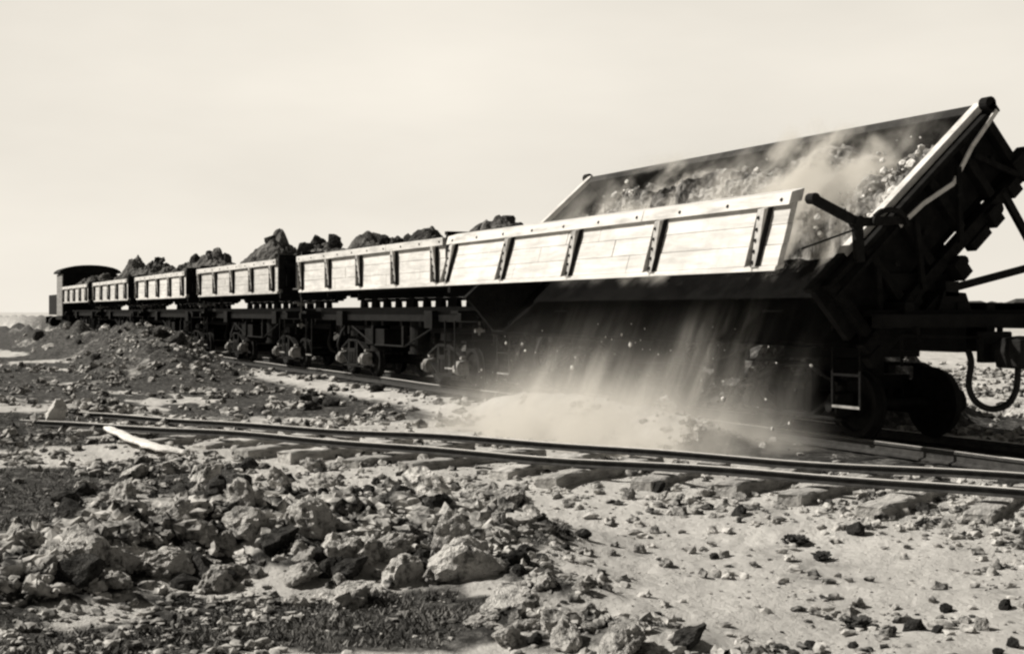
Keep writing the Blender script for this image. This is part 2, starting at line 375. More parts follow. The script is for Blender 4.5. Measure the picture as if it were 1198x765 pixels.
# ------------------------------------------------------------------ dump cars
BL = 8.86            # body length
H0 = 2.07            # floor level
def ident(x, w, h): return (x, w, H0+h)
TILT = R(41.5); CT, ST = math.cos(TILT), math.sin(TILT)
def tipped(x, w, h): return (x, -.38+w*CT-h*ST, 2.08+w*ST+h*CT)
def door_up(x, t, v): return (x, -1.50-t, 1.90+v)
DA = math.atan2(.20, .69)
def door_out(x, t, v):    # swung out on its arms; bottom edge forward
    return (x, (8.13-YC)+v*math.sin(DA)-t*math.cos(DA), 1.87+v*math.cos(DA)+t*math.sin(DA)*-1+0.0)
HB = BL/2
def make_body(root, T):
    b = MB(); b.T = T
    b.box(-HB, HB, -1.5, 1.5, -.07, 0)
    for w0, w1, d in ((1.08,1.24,-.24),(.66,.82,-.26),(-.14,.14,-.37),(-.82,-.66,-.26),(-1.24,-1.08,-.24)):
        b.box(-HB+.01, HB-.01, w0, w1, d, -.072)
    for w in (1.24,-1.40): b.box(-HB+.02, HB-.02, w, w+.16, -.14, -.072)
    for i in range(11):
        x = -HB+.25+i*(BL-.5)/10; b.box(x-.05, x+.05, -1.38, 1.36, -.14, -.073)
    ob = b.build('tipping_floor', [M['shade_floor'] if T is tipped else M['tar']], root, .008)  # tipped floor: shade painted over its sunlit strip
    b = MB(); b.T = T
    b.box(-HB+.1, HB-.1, 1.42, 1.50, .002, .66)
    for i in range(9):
        x = -HB+.3+i*(BL-.6)/8; b.box(x-.05, x+.05, 1.502, 1.58, -.1, .64); b.box(x-.03,x+.03,1.44,1.48,.66,.685)
    b.box(-HB+.02, HB-.02, 1.40, 1.56, .662, .70)
    b.build('side_wall', [M['inner']], root, .006)
    for s in (-1, 1):
        b = MB(); b.T = T
        x0, x1 = (HB-.10, HB) if s > 0 else (-HB, -HB+.10)
        b.prism([(-1.47,.002),(1.5,.002),(1.52,.66),(-1.47,.66)], x0, x1, 0)
        b.box(x0-.01, x1+.01, -.93, 1.53, .662, .735, 1); b.box(x0-.01, x1+.01, -1.50, -.934, .662, .72, 0)                          # cap painted pale where sunlit, black where shaded
        e0, e1 = (x1+.002, x1+.12) if s > 0 else (x0-.12, x0-.002)
        for w in (-1.3,-.75,-.2,.35,.9,1.38): b.box(e0, e1, w-.05, w+.05, -.05, .60, 0)
        b.box(e0, e1+.02*s, -1.45, 1.5, -.20, -.075, 0)
        b.box(e0, e1, -1.38, 1.4, .602, .655, 0)
        b.box(e0, e1+.05*s if s > 0 else e1+.001, 1.3, 1.60, -.20, .06, 0); b.box(e0+.02, e1+.02, -1.5, -.9, -.34, -.21, 0); b.box(e0+.02, e1+.04, .3, .6, -.32, -.21, 0)
        for w0, d, hh, q in ((1.16,-.24,.16,.24),(.74,-.30,.20,.26),(0,-.40,.22,.30),(-.74,-.30,.22,.22),(-1.2,-.26,.2,.2)):
            b.box(e0, e0+s*(q-.06) if s > 0 else e0+.06, w0-.09, w0+.07, d, d+hh, 0)
            b.cyl((e0+.02,w0+.12,d+.10),(e1+.03,w0+.12,d+.10),.06,8,0)
        for wa, ha, wb, hb in ((1.3,-.1,.95,.45),(.2,-.12,.7,.5),(-.5,-.15,-.1,.45),(-1.2,-.1,-.8,.4)): b.bar((e1+.03,wa,ha),(e1+.03,wb,hb),.05,.06,0)
        # flange plate with a kinked edge; its lit part is painted pale
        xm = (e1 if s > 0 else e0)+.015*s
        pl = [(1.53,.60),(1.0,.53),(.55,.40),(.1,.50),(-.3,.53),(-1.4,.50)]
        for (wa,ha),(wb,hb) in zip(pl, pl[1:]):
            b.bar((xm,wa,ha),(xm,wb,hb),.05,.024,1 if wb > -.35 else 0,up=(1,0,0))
        for w in (1.1,.5,-.1,-.6): b.cyl((xm,w,.28),(xm+.05*s,w,.28),.035,8,0)
        b.cyl((e0,1.53,.70),(e1,1.53,.70),.075,12); b.box(e0, e1, 1.47, 1.58, .56, .70, 0)
        b.build('end_wall', [M['tar'], M['cap']], root, .006)
PX = [-HB+.30, -HB+2.36, -HB+4.42, -HB+6.48, -HB+8.50]
def make_door(root, T):
    b = MB(); b.T = T; hgt = .78
    zs = [.0,.215,.43,.64]
    for i in range(3):
        nb = 3
        cuts = [-HB, -HB+BL*(.30+.08*i), -HB+BL*(.66-.05*i), HB]
        for j in range(nb):
            o = random.uniform(-.004,.004)
            b.box(cuts[j]+.004, cuts[j+1]-.004, -.05+o, .03+o, zs[i]+.003, zs[i+1]-.002)
    b.box(-HB, HB, -.06, .055, -.05, .0)            # bottom rail
    d = b.build('drop_door', [M['board']], root, .005)
    b = MB(); b.T = T
    b.box(-HB-.03, HB*.36-.004, -.07, .10, .645, hgt); b.box(HB*.36+.004, HB+.03, -.07, .098, .645, hgt)
    for x in np.arange(-HB+.2, HB, .95): b.cyl((x,.098,.71),(x,.115,.71),.02,8,1)
    b.build('top_rail', [M['rail_timber'], M['iron']], d, .012)
    for x in PX:
        b = MB(); b.T = T
        for sx in (-.055,):
            vs = [(x-.055,.032,.0),(x+.055,.032,.0),(x+.055,.075,.0),(x-.055,.075,.0),(x-.055,.032,.64),(x+.055,.032,.64),(x+.055,.155,.64),(x-.055,.155,.64)]
            b.add(vs, [(0,1,2,3),(4,5,6,7),(0,1,5,4),(1,2,6,5),(2,3,7,6),(3,0,4,7)], 0)
        b.box(x-.06, x-.056, .034, .15, .02, .62, 0)
        b.box(x+.056, x+.062, .034, .10, .01, .63, 1)
        for v in (.06,.18,.3,.42,.55):
            t = .075+.08*v/.64
            b.cyl((x-.02,t-.01,v),(x-.02,t+.018,v),.018,8,1)
            b.cyl((x-.12,.025,v),(x-.12,.045,v),.014,6,1)
        b.build('post', [M['post'], M['iron']], d, .004)
    return d
def make_truck(root, xc, xc0=0):
    for s in (-1,):
        pass
    r = .375
    t = MB()      # bolster and spring plank is the part, wheels and frames hang from it
    t.box(xc-.16, xc+.16, -.72, .72, .50, .66); t.box(xc-.2, xc+.2, -.3, .3, .66, .86); t.box(xc-.14,xc+.14,-.7,.7,.26,.32)
    for x in (xc-.78, xc+.78): t.cyl((x,-.85,r),(x,.85,r),.06,10)
    for x in (xc-.35,xc+.35): t.box(x-.04,x+.04,-.6,.6,.3,.42)
    tr = t.build('truck', [M['iron']], root, .006)
    for x in (xc-.78, xc+.78):
        for s in (-1, 1):
            w = MB(); y = s*GA
            prof = [(-.065,.03),(-.065,.12),(-.03,.14),(-.02,r-.10),(-.055,r-.07),(-.06,r+.028),(-.025,r+.025),(-.02,r),(.06,r-.008),(.062,r-.07),(.02,r-.10),(.0,.15),(.08,.11),(.085,.03)]
            n = 32; vs, fs = [], []
            for i in range(n):
                a = 2*math.pi*i/n
                vs += [(x+q*math.cos(a), y+p*s, r+q*math.sin(a)) for p, q in prof]
            k = len(prof)
            for i in range(n):
                for j in range(k): fs.append((i*k+j,i*k+(j+1)%k,((i+1)%n)*k+(j+1)%k,((i+1)%n)*k+j))
            w.add(vs, fs); w.build('wheel', [M['iron']], tr, 0)
    for s in (-1, 1):
        f = MB(); y = s*.78
        A = [(-.78,.60),(-.30,.78),(.30,.78),(.78,.60)]; B = [(-.78,.50),(-.30,.24),(.30,.24),(.78,.50)]
        for P in (A, B):
            for (xa,za),(xb,zb) in zip(P, P[1:]): f.bar((xc+xa,y,za),(xc+xb,y,zb),.11,.05,0,up=(0,1,0)) if False else f.bar((xc+xa,y,za),(xc+xb,y,zb),.12,.045)
        f.bar((xc-.86,y,.22),(xc+.86,y,.22),.11,.035)
        for xx in (-.27,.27): f.box(xc+xx-.05,xc+xx+.05,y-.06,y+.06,.24,.78)
        for xx in (-.1,.1): f.cyl((xc+xx,y,.28),(xc+xx,y,.52),.075,12)
        f.box(xc-.2,xc+.2,y-.07,y+.07,.52,.60)
        sf = f.build('side_frame', [M['iron']], tr, .006)
        for xx in (-.78,.78):
            q = MB(); o = -1 if s < 0 else 1
            pr = [(y+o*q_, z_) for q_, z_ in ((-.09,.27),(.09,.255),(.15,.30),(.16,.40),(.11,.50),(-.09,.53))]
            q.prism(pr, xc+xx-.095, xc+xx+.095); q.cyl((xc+xx,y+o*.14,.37),(xc+xx,y+o*.185,.37),.07,12); q.box(xc+xx-.05,xc+xx+.05,y-.05,y+.05,.532,.60)
            q.build('axle_box', [M['iron'] if xc0 == 1 else M['dusty']], tr, .012)  # tipped car's boxes darker: their shade is put into the material
def make_car(xc, tip=False):
    root = empty('dump_car', (xc, YC, 0))
    make_body(root, tipped if tip else ident)
    make_door(root, door_out if tip else door_up)
    # fixed underframe
    b = MB(); E = HB+.42
    b.box(-E+.2, E-.2, -.26, -.14, .98, 1.5); b.box(-E+.2, E-.2, .14, .26, .98, 1.5)
    for s in (-1, 1):
        b.box(-E+.1, E-.1, s*.98-.06, s*.98+.06, 1.22, 1.5)
        x = s*E; b.box(min(x,x-.16*s), max(x,x-.16*s), -1.42, 1.42, 1.24, 1.38)
        b.box(min(x-.17*s,x-.5*s), max(x-.17*s,x-.5*s), -1.40, 1.40, 1.36, 1.42)
        x = s*2.65; b.box(x-.25,x+.25,-.8,.8,.87,1.0); b.box(x-.2,x+.2,-1.15,1.15,1.1,1.42)
    for x in (-3.6,-1.6,-.55,.55,1.6,3.6): b.box(x-.08,x+.08,-.9,.9,1.12,1.44)
    for s in (-1,1):   # truss rods
        b.tube([(-2.4,s*.95,1.1),(-.9,s*.95,.72),(.9,s*.95,.72),(2.4,s*.95,1.1)],.022,6)
        for x in (-.9,.9): b.box(x-.05,x+.05,s*.95-.05,s*.95+.05,.73,1.12)
    b.box(-1.5,-.3,-.95,-.45,.72,1.05)
    b.build('underframe', [M['dark']], root, .008)
    for x in (-1.15, 1.15):   # air cylinders
        for s in (-1, 1):
            c = MB(); c.cyl((x,s*.72,.62),(x,s*.72,1.34),.20,18); c.cyl((x,s*.72,1.34),(x,s*.72,1.40),.24,18); c.cyl((x,s*.72,.58),(x,s*.72,.63),.23,18)
            if tip and s > 0: c.cyl((x,s*.72,1.40),(x,s*.62-.05,2.06),.06,10)
            c.build('dump_cylinder', [M['iron']], root)
    # pivot castings between frame and floor: short, so daylight shows between them
    rnd = random.Random(int(abs(xc)*10))
    x = -4.3
    while x < 4.3:
        w = rnd.uniform(.18,.5)
        c = MB(); c.prism([(-.06,1.502),(.06,1.502),(.045,1.695),(-.045,1.695)], x-w/2, x+w/2)
        c.build('pivot_casting', [M['iron']], root, .006)
        x += rnd.uniform(.68,.92)
    c = MB(); c.box(-4.35, 4.35, -.03, .03, 1.625, 1.694); c.build('rocker_rail', [M['iron']], root)
    make_truck(root, -2.65, int(tip)); make_truck(root, 2.65, int(tip))
    for s in (-1, 1):
        c = MB(); x = s*E
        c.box(min(x+.003*s,x+.30*s), max(x+.003*s,x+.30*s), -.09, .09, .90, 1.08)
        a0, a1 = sorted((x+.28*s, x+.56*s)); c.prism([(-.21,.84),(.10,.82),(.20,.88),(.22,1.1),(.1,1.16),(-.19,1.14),(-.24,1.0)], a0, a1)
        a0, a1 = sorted((x+.50*s, x+.66*s)); c.prism([(-.26,.85),(-.10,.85),(-.06,1.0),(-.10,1.13),(-.26,1.13)], a0, a1)
        c.box(min(x,x+.10*s), max(x,x+.10*s), -.2, .2, .88, 1.2)
        cp = c.build('coupler', [M['iron']], root, .015)
        h = MB(); y = -.42
        h.tube([(x+.02*s,y+.1,1.0),(x+.10*s,y+.06,.88),(x+.13*s,y,.66),(x+.17*s,y+.05,.50),(x+.22*s,y+.20,.42),(x+.28*s,y+.36,.46),(x+.32*s,y+.44,.60),(x+.33*s,y+.46,.78),(x+.33*s,y+.46,.86)],.034,10,0,6)
        h.cyl((x+.33*s,y+.46,.84),(x+.33*s,y+.46,.90),.05,10)
        h.build('air_hose', [M['hose']], cp, 0, True)
        l = MB(); l.bar((x+.03*s,-1.2,1.16),(x+.03*s,.3,1.13),.03,.03); l.bar((x+.03*s,-1.2,1.16),(x+.06*s,-1.22,.86),.03,.03)
        for y in (-1.0,0.1): l.box(min(x,x+.05*s),max(x,x+.05*s),y-.02,y+.02,1.1,1.24)
        l.build('uncoupling_lever', [M['tar']], root)
        st = MB()
        for z in (.42,.75): st.box(x-.62*s-.02, x-.62*s+.02, -1.34, -1.06, z, z+.025, 0) if False else st.bar((x-.62*s-.22,-1.36,z),(x-.62*s+.22,-1.36,z),.03,.025,1 if z < .5 else 0)
        for dx in (-.22,.22): st.bar((x-.62*s+dx,-1.36,.41),(x-.62*s+dx,-1.36,1.25),.03,.025)
        st.build('foot_step', [M['tar'], M['dusty']], root)
        # door arms: from the door head back to the body pivot
        d = MB(); xe = s*(HB+.14)
        if tip:
            P1 = (xe, 8.42-YC, 2.52); P2 = (xe, 8.97-YC, 2.30); P3 = (xe, 9.55-YC, 2.34); P4 = (xe, 9.0-YC, 1.9)
            d.bar(P1, P2, .08, .09); d.bar(P2, P3, .08, .09); d.bar(P2, P4, .07, .10)
            for k in range(7):
                a = math.pi*(k/6); b_ = math.pi*((k+1)/6)
                if k < 6: d.bar((xe+.05*s, 9.35-YC-.22*math.cos(a), 2.28+.16*math.sin(a)),(xe+.05*s, 9.35-YC-.22*math.cos(b_), 2.28+.16*math.sin(b_)),.06,.05)
            d.tube([(xe,8.28-YC,2.02),(xe,8.92-YC,2.22),(xe,9.3-YC,2.42)],.012,6)
            d.cyl((xe-.06*s,P1[1],P1[2]),(xe+.06*s,P1[1],P1[2]),.055,12); d.cyl((xe-.06*s,P2[1],P2[2]),(xe+.06*s,P2[1],P2[2]),.065,12)
        else:
            d.bar((xe,-1.45,2.56),(xe,-.5,2.40),.06,.10); d.bar((xe,-.5,2.40),(xe,-.2,1.8),.06,.10)
            d.box(xe-.05,xe+.05,-1.56,-1.40,1.95,2.72)
        d.build('door_arm', [M['iron']], root, .006)
    # hand brake staff on the right-hand platform
    b = MB(); x = E-.06
    if not tip:
        b.cyl((x,-1.05,1.0),(x,-1.05,1.95),.022,8); b.tube([(x+.2*math.cos(q),-1.05+.2*math.sin(q),1.95) for q in np.linspace(0,2*math.pi,17)],.018,6); b.bar((x-.2,-1.05,1.95),(x+.2,-1.05,1.95),.02,.02)
        for z in (1.05,1.3,1.55): b.box(x-.06,x+.06,-1.13,-.97,z,z+.07)
        b.bar((x,-1.25,1.62),(x,-.7,1.62),.04,.04)
        b.build('brake_staff', [M['dusty']], root, .004)
    return root
def children(o): return [c for c in COL.objects if c.parent == o]
KIDS = {}
def copy_tree(o, parent=None):
    c = o.copy(); COL.objects.link(c)
    if parent: c.parent = parent
    for ch in KIDS.get(o.name, []): copy_tree(ch, c)
    return c
XR = lambda k: -21.8-10.72*(k-2)
car1 = make_car(-15.55, True)
tag(car1, 'nearest dump car, tipping out its earth with body raised and door swung out', 'dump car', 'cars of the dump train')
proto = make_car(XR(2)-HB, False)
for o in list(COL.objects):
    if o.parent: KIDS.setdefault(o.parent.name, []).append(o)
ORD = ['upright dump car coupled directly behind the tipping car',
       'upright dump car, second one behind the tipping car',
       'upright dump car, middle of the five still loaded cars',
       'upright dump car, second one from the locomotive',
       'upright dump car next to the locomotive cab at the far end']
for k in range(2, 7):
    o = proto if k == 2 else copy_tree(proto)
    o.location.x = XR(k)-HB
    tag(o, ORD[k-2], 'dump car', 'cars of the dump train')
# extra gear on the tipped car's right end: pedestal and prop linkage
E1 = HB+.42
def W(X, Y, z): return (X+15.55, Y-YC, z)
b = MB()
b.prism([(-.62,1.42),(-.30,1.42),(-.36,1.66),(-.56,1.66)], HB-.25, HB-.1); b.box(HB-.28,HB-.08,-.98,-.86,1.42,1.75); b.box(HB-.3,HB+.05,-1.0,-.2,1.62,1.80)
b.prism([(-.52,1.36),(-.02,1.36),(-.12,1.6),(-.42,1.62)], HB+.02, HB+.2)
b.build('pivot_pedestal', [M['dark']], car1, .008)
b = MB()
J = W(-11.0,11.5,1.92)
b.bar(W(-11.0,10.14,1.63), J, .07, .075); b.bar(W(-11.0,10.93,2.68), J, .06, .08); b.bar(W(-11.0,9.86,1.38), W(-11.0,10.17,1.66), .07,.09)
b.box(HB+.05,HB+.2,-.40,-.22,1.56,1.72); b.cyl((J[0]-.06,J[1],J[2]),(J[0]+.06,J[1],J[2]),.07,10)
b.tube([W(-11.0,11.27,1.93),W(-10.95,11.27,1.90),W(-10.9,11.26,1.38)],.012,6)
b.tube([W(-11.05,10.85,2.42),W(-11.05,10.2,1.9)],.006,5)
b.build('prop_linkage', [M['dark']], car1, .004)
b = MB()
b.bar(W(-10.62,11.0,1.36), W(-10.62,10.98,.98), .06,.09); b.tube([W(-10.58,10.98,1.0),W(-10.56,10.97,.6),W(-10.55,10.95,.36)],.04,10)
b.build('hanging_pipe', [M['hose']], car1, 0)
# ------------------------------------------------------------------ loads
def heap_grid(name, X0, X1, peaks, seed, mtl):
    nx, ny = 190, 64
    xs = np.linspace(X0+.12, X1-.12, nx); ws = np.linspace(-1.42, 1.40, ny)
    x, w = np.meshgrid(xs, ws, indexing='ij')
    edge = np.minimum(sstep(-1.42,-.9,w), sstep(1.40,.9,w))*np.minimum(sstep(X0+.1,X0+.7,x), sstep(X1-.1,X1-.7,x))
    h = .36+.24*edge*(fbm(x*.8, w*.8, 0, 3, seed)*1.6-.3)
    for (px, pw, pr, ph) in peaks:
        d2 = ((x-px)/(1.15*pr))**2+((w-pw)/(.75*pr+.2))**2
        h = h+ph*np.exp(-d2*1.3)*(.45+.8*fbm(x*2.6, w*2.6, 0, 4, seed+3))*(.25+.75*edge)
    h = h+(.05+.30*edge)*(np.abs(fbm(x*2.4, w*2.4, 0, 4, seed+5, .6)-.5)*2)+.05*edge*(fbm(x*9,w*9,0,2,seed+8)-.5)
    V = np.stack([x, YC+w, H0+h], -1).reshape(-1,3)
    i = np.arange(nx-1)[:,None]*ny; j = np.arange(ny-1)[None,:]
    F = np.stack([i+j, i+ny+j, i+ny+j+1, i+j+1], -1).reshape(-1,4)
    # skirt down to the floor so that the heap is a solid
    n = len(V); ring = [k*ny for k in range(nx)]+[(nx-1)*ny+k for k in range(1,ny)]+[k*ny+ny-1 for k in range(nx-2,-1,-1)]+[k for k in range(ny-2,0,-1)]
    low = V[ring].copy(); low[:,2] = H0+.01
    V = np.vstack([V, low]); m = len(ring)
    sk = np.array([[ring[k], ring[(k+1)%m], n+(k+1)%m, n+k] for k in range(m)])
    me = fastmesh(name, V, np.vstack([F, sk]), mtl, False)
    return link(name, me)
PK = {2: [((438,263),10.5,.62),((498,254),10.7,.42),((585,246),11.3,.75)], 3: [((325,275),10.4,.85),((378,279),10.8,.5)],
      4: [((250,291),10.4,1.1),((225,297),10.6,.8)], 5: [((163,300),10.5,.9),((188,306),10.5,1.1)], 6: [((100,320),10.5,1.2)]}
from mathutils.bvhtree import BVHTree
LOADT = {}
LD = ['heap of dark clods with three peaks in the car behind the tipping one', 'earth load with one broad dark hump, in the second car behind the tipping one', 'lumpy dark earth mound in the middle loaded car',
      'pointed earth heap in the second car from the locomotive', 'low earth load in the car next to the locomotive cab']
for k in range(2, 7):
    X1 = XR(k); X0 = X1-BL; pk = []
    for (px, py), Y, r in PK[k]:
        X = min(max(xat(px, Y), X0+.6), X1-.6); Z = -X*C_+Y*S_
        pk.append((X, Y-YC, r, max(.12, (.88 if k < 5 else 1.05)*(CAMH-(py-365)*Z/1600-(H0+.50)))))
    ld = heap_grid('earth_load', X0, X1, pk, 60+k*7, M['load'])
    LOADT[k] = BVHTree.FromPolygons([v.co for v in ld.data.vertices], [p.vertices[:] for p in ld.data.polygons])
    tag(ld, LD[k-2], 'earth load', 'earth loads on the cars')
# earth sliding out of the tipped body
def slide():
    nx, ny = 230, 70; X0, X1 = -15.55-HB+.12, -15.55+HB-.12
    xs = np.linspace(X0, X1, nx)
    x, t = np.meshgrid(xs, np.linspace(0, 1, ny), indexing='ij')
    w0 = -.12-.75*sstep(-12.2,-11.6,x)+.22*(fbm(x*1.4,0*x,0,3,97)-.5)
    w = w0+t*(1.405-w0)
    prof = (.02+.30*sstep(.0,.5,t)-.12*sstep(.6,1,t))*(1-.35*sstep(-13.2,-12.2,x))
    big = fbm(x*.75, w*.5+3, 0, 4, 90)
    h = prof*(.5+1.1*big)*(1+.45*sstep(-14,-15.5,x))+.42*np.abs(fbm(x*1.8, w*1.7, 0, 5, 92, .65)-.5)*2+.16*(fbm(x*7,w*6,0,3,95)-.5)
    for px, pw, ph, pr in ((-13.6,.95,.36,.42),(-12.6,.2,.10,.5),(-14.7,.8,.15,.5),(-15.9,.9,.12,.5),(-18.0,.9,.05,.6)):
        h = h+ph*np.exp(-((x-px)/pr)**2-((w-pw)/.5)**2)
    h = h*sstep(X0-.2, X0+1.0, x)*sstep(-.02,.2,t)+.018
    P = [tipped(a+15.55, b, c) for a, b, c in zip(x.ravel(), w.ravel(), h.ravel())]
    V = np.array(P)+np.array([-15.55, YC, 0])
    i = np.arange(nx-1)[:,None]*ny; j = np.arange(ny-1)[None,:]
    F = np.stack([i+j, i+ny+j, i+ny+j+1, i+j+1], -1).reshape(-1,4)
    n = len(V); ring = [k*ny for k in range(nx)]+[(nx-1)*ny+k for k in range(1,ny)]+[k*ny+ny-1 for k in range(nx-2,-1,-1)]+[k for k in range(ny-2,0,-1)]
    low = np.array([tipped(x.ravel()[q]+15.55, w.ravel()[q], .012) for q in ring])+np.array([-15.55, YC, 0])
    V = np.vstack([V, low]); m = len(ring)
    sk = np.array([[ring[k], ring[(k+1)%m], n+(k+1)%m, n+k] for k in range(m)])
    o = link('sliding_earth', fastmesh('sliding_earth', V, np.vstack([F, sk]), M['spoil'], False))
    tag(o, 'pale loose earth sliding out of the raised tipped body', 'earth load', 'earth loads on the cars')
slide()
# ------------------------------------------------------------------ rocks
def ico(sub):
    import bmesh
    bm = bmesh.new(); bmesh.ops.create_icosphere(bm, subdivisions=sub, radius=1)
    V = np.array([v.co[:] for v in bm.verts]); F = np.array([[v.index for v in f.verts] for f in bm.faces]); bm.free()
    return V, F
I4 = ico(4); I3 = ico(3); I1 = ico(1); I2 = ico(2)
def rock_v(V, seed, planes=11, rough=.16):
    r = np.random.default_rng(seed)
    d = np.full(len(V), 9.0)
    for _ in range(planes):
        n = r.normal(size=3); n /= np.linalg.norm(n); o = r.uniform(.55,1.0)
        c = V@n; d = np.minimum(d, np.where(c > .05, o/np.maximum(c,.05), 9.0))
    d = np.minimum(d, 1.15)
    p = V*d[:,None]
    k = 1+rough*(fbm(p[:,0]*2.2+seed, p[:,1]*2.2, p[:,2]*2.2, 4, seed, .6)-.5)*2+.10*(fbm(p[:,0]*5.5, p[:,1]*5.5, p[:,2]*5.5, 3, seed+1)-.5)*2
    return p*k[:,None]*np.array([1, r.uniform(.65,.95), r.uniform(.5,.8)])
ROCK = [fastmesh('clod', rock_v(I4[0], 200+k, 9, .36), I4[1], M['rock']) for k in range(16)]
DROCK = [fastmesh('clod', rock_v(I3[0], 300+k, 9, .3), I3[1], M['darkrock']) for k in range(6)]
placed = []
def put_rock(x, y, s, mesh, lab, cat, grp, sink=.3, name='clod', tilt=None, stretch=(1,1,1)):
    o = link(name, mesh); z = gz1(x, y)
    o.location = (x, y, z+s*(.55-sink*1.0)); o.scale = tuple(s*q for q in stretch)
    o.rotation_euler = tilt if tilt else (random.gauss(0,.5), random.gauss(0,.5), random.uniform(0,6.28))
    tag(o, lab, cat, grp); placed.append((x,y,s)); return o
# notable ones: (px, py of the base, width in px)
NOTE = [(405,705,58,'largest smooth pale clod at the front edge of the spoil heap'),(598,712,62,'long flat-topped clod with a dark side, right of the grass patch'),
        (545,672,75,'broad crumbly pale clod in the spoil heap beside the grass patch'),(648,738,46,'rounded pale clod at the bottom edge, right of the flat-topped one'),
        (525,645,64,'sloping pale clod high on the right end of the spoil heap'),(505,590,70,'dark shaded clod on the crest of the spoil heap below the siding'),
        (190,670,58,'pale clod at the left front of the spoil heap'),(355,680,52,'squat pale clod just left of the largest one'),(430,655,48,'angular clod lying behind the largest pale one'),
        (730,765,60,'pale clod cut by the bottom edge of the view')]
for px, py, wd, lab in NOTE:
    x, y = gpt2(px, py); Z = -x*C_+y*S_; s = wd*Z/1600/2*1.05
    put_rock(x, y, s, ROCK[len(placed)%16], lab, 'clod', 'clods of the spoil heap', .22)
def scatter(n, poly, smin, smax, pw, lab, grp, dark=0.0, mind=.6):
    """n clods inside a photo-shaped patch of ground"""
    k = tries = 0
    xs = [p[0] for p in poly]; ys = [p[1] for p in poly]
    while k < n and tries < n*60:
        tries += 1
        px, py = random.uniform(min(xs),max(xs)), random.uniform(min(ys),max(ys))
        ins = False
        for (xa,ya),(xb,yb) in zip(poly, poly[1:]+poly[:1]):
            if (ya > py) != (yb > py) and px < (xb-xa)*(py-ya)/(yb-ya)+xa: ins = not ins
        if not ins: continue
        x, y = gpt2(px, py); s = smin+(smax-smin)*random.random()**pw
        if any((x-a)**2+(y-b)**2 < (mind*(s+c))**2 for a,b,c in placed): continue
        if dark and random.random() < dark: put_rock(x, y, s, random.choice(DROCK), 'dark crumbling '+lab, 'clod', 'dark '+grp, .3)
        else: put_rock(x, y, s, random.choice(ROCK), 'pale '+lab, 'clod', 'pale '+grp, .3)
        k += 1
scatter(150, [(10,650),(90,570),(200,545),(420,545),(580,570),(640,640),(560,690),(300,690),(150,690),(60,690)], .05, .185, 2.0, 'earth clod lying in the foreground spoil heap', 'clods in the spoil heap', .5, .48)
scatter(18, [(560,690),(660,640),(700,690),(860,735),(880,765),(560,765)], .04, .13, 2.0, 'clod on bare ground right of the grass patch', 'clods right of the grass', .2, .6)
scatter(14, [(620,610),(860,650),(880,680),(640,650)], .03, .065, 1.5, 'small clod on the bare ground behind the spoil heap', 'small clods on the bare ground', .6)
scatter(14, [(930,720),(1190,700),(1190,765),(900,765)], .03, .075, 1.8, 'small clod scattered at the bottom right corner', 'small clods at the bottom right', .6)
scatter(18, [(740,570),(1190,600),(1190,640),(700,600)], .03, .085, 1.8, 'small clod lying below the sleeper ends', 'small clods below the siding', .45)
scatter(20, [(300,440),(540,470),(540,500),(260,480)], .06, .2, 2.0, 'clod on rough ground between siding and train', 'clods between the tracks', .45)
# clods on the spoil ridge beside the far cars
for i in range(34):
    x = random.uniform(-66,-33); y = 7.0+random.gauss(0,.9); s = .10+.20*random.random()**2
    dk = random.random() < .4
    put_rock(x, y, s, random.choice(DROCK if dk else ROCK), ('dark' if dk else 'pale')+' clod on the low spoil ridge beside the far cars', 'clod', ('dark' if dk else 'pale')+' clods on the spoil ridge', .25)
# loose clods on the loads of the upright cars
WHICH = {2:'first', 3:'second', 4:'third', 5:'fourth', 6:'fifth'}
for k in range(2, 7):
    for (px, py), Y, r in PK[k]:
        X = min(max(xat(px, Y), XR(k)-BL+.6), XR(k)-.6)
        lo = LOADT[k]
        for i in range(5 if k < 4 else 3):
            x, y = X+random.gauss(0,.42*r+.1), min(max(Y+random.gauss(0,.4), YC-1.1), YC+1.1)
            h = lo.ray_cast(Vector((x,y,9)), Vector((0,0,-1)))
            if not h[0]: continue
            s_ = random.uniform(.09,.26)
            o = link('clod', random.choice(DROCK)); o.location = (x,y,h[0].z+s_*.2); o.scale = (s_,)*3; o.rotation_euler = [random.uniform(0,6) for _ in range(3)]
            tag(o, 'dark clod on top of the load of the '+WHICH[k]+' upright car behind the tipping one', 'clod', 'clods on the load of the '+WHICH[k]+' upright car')
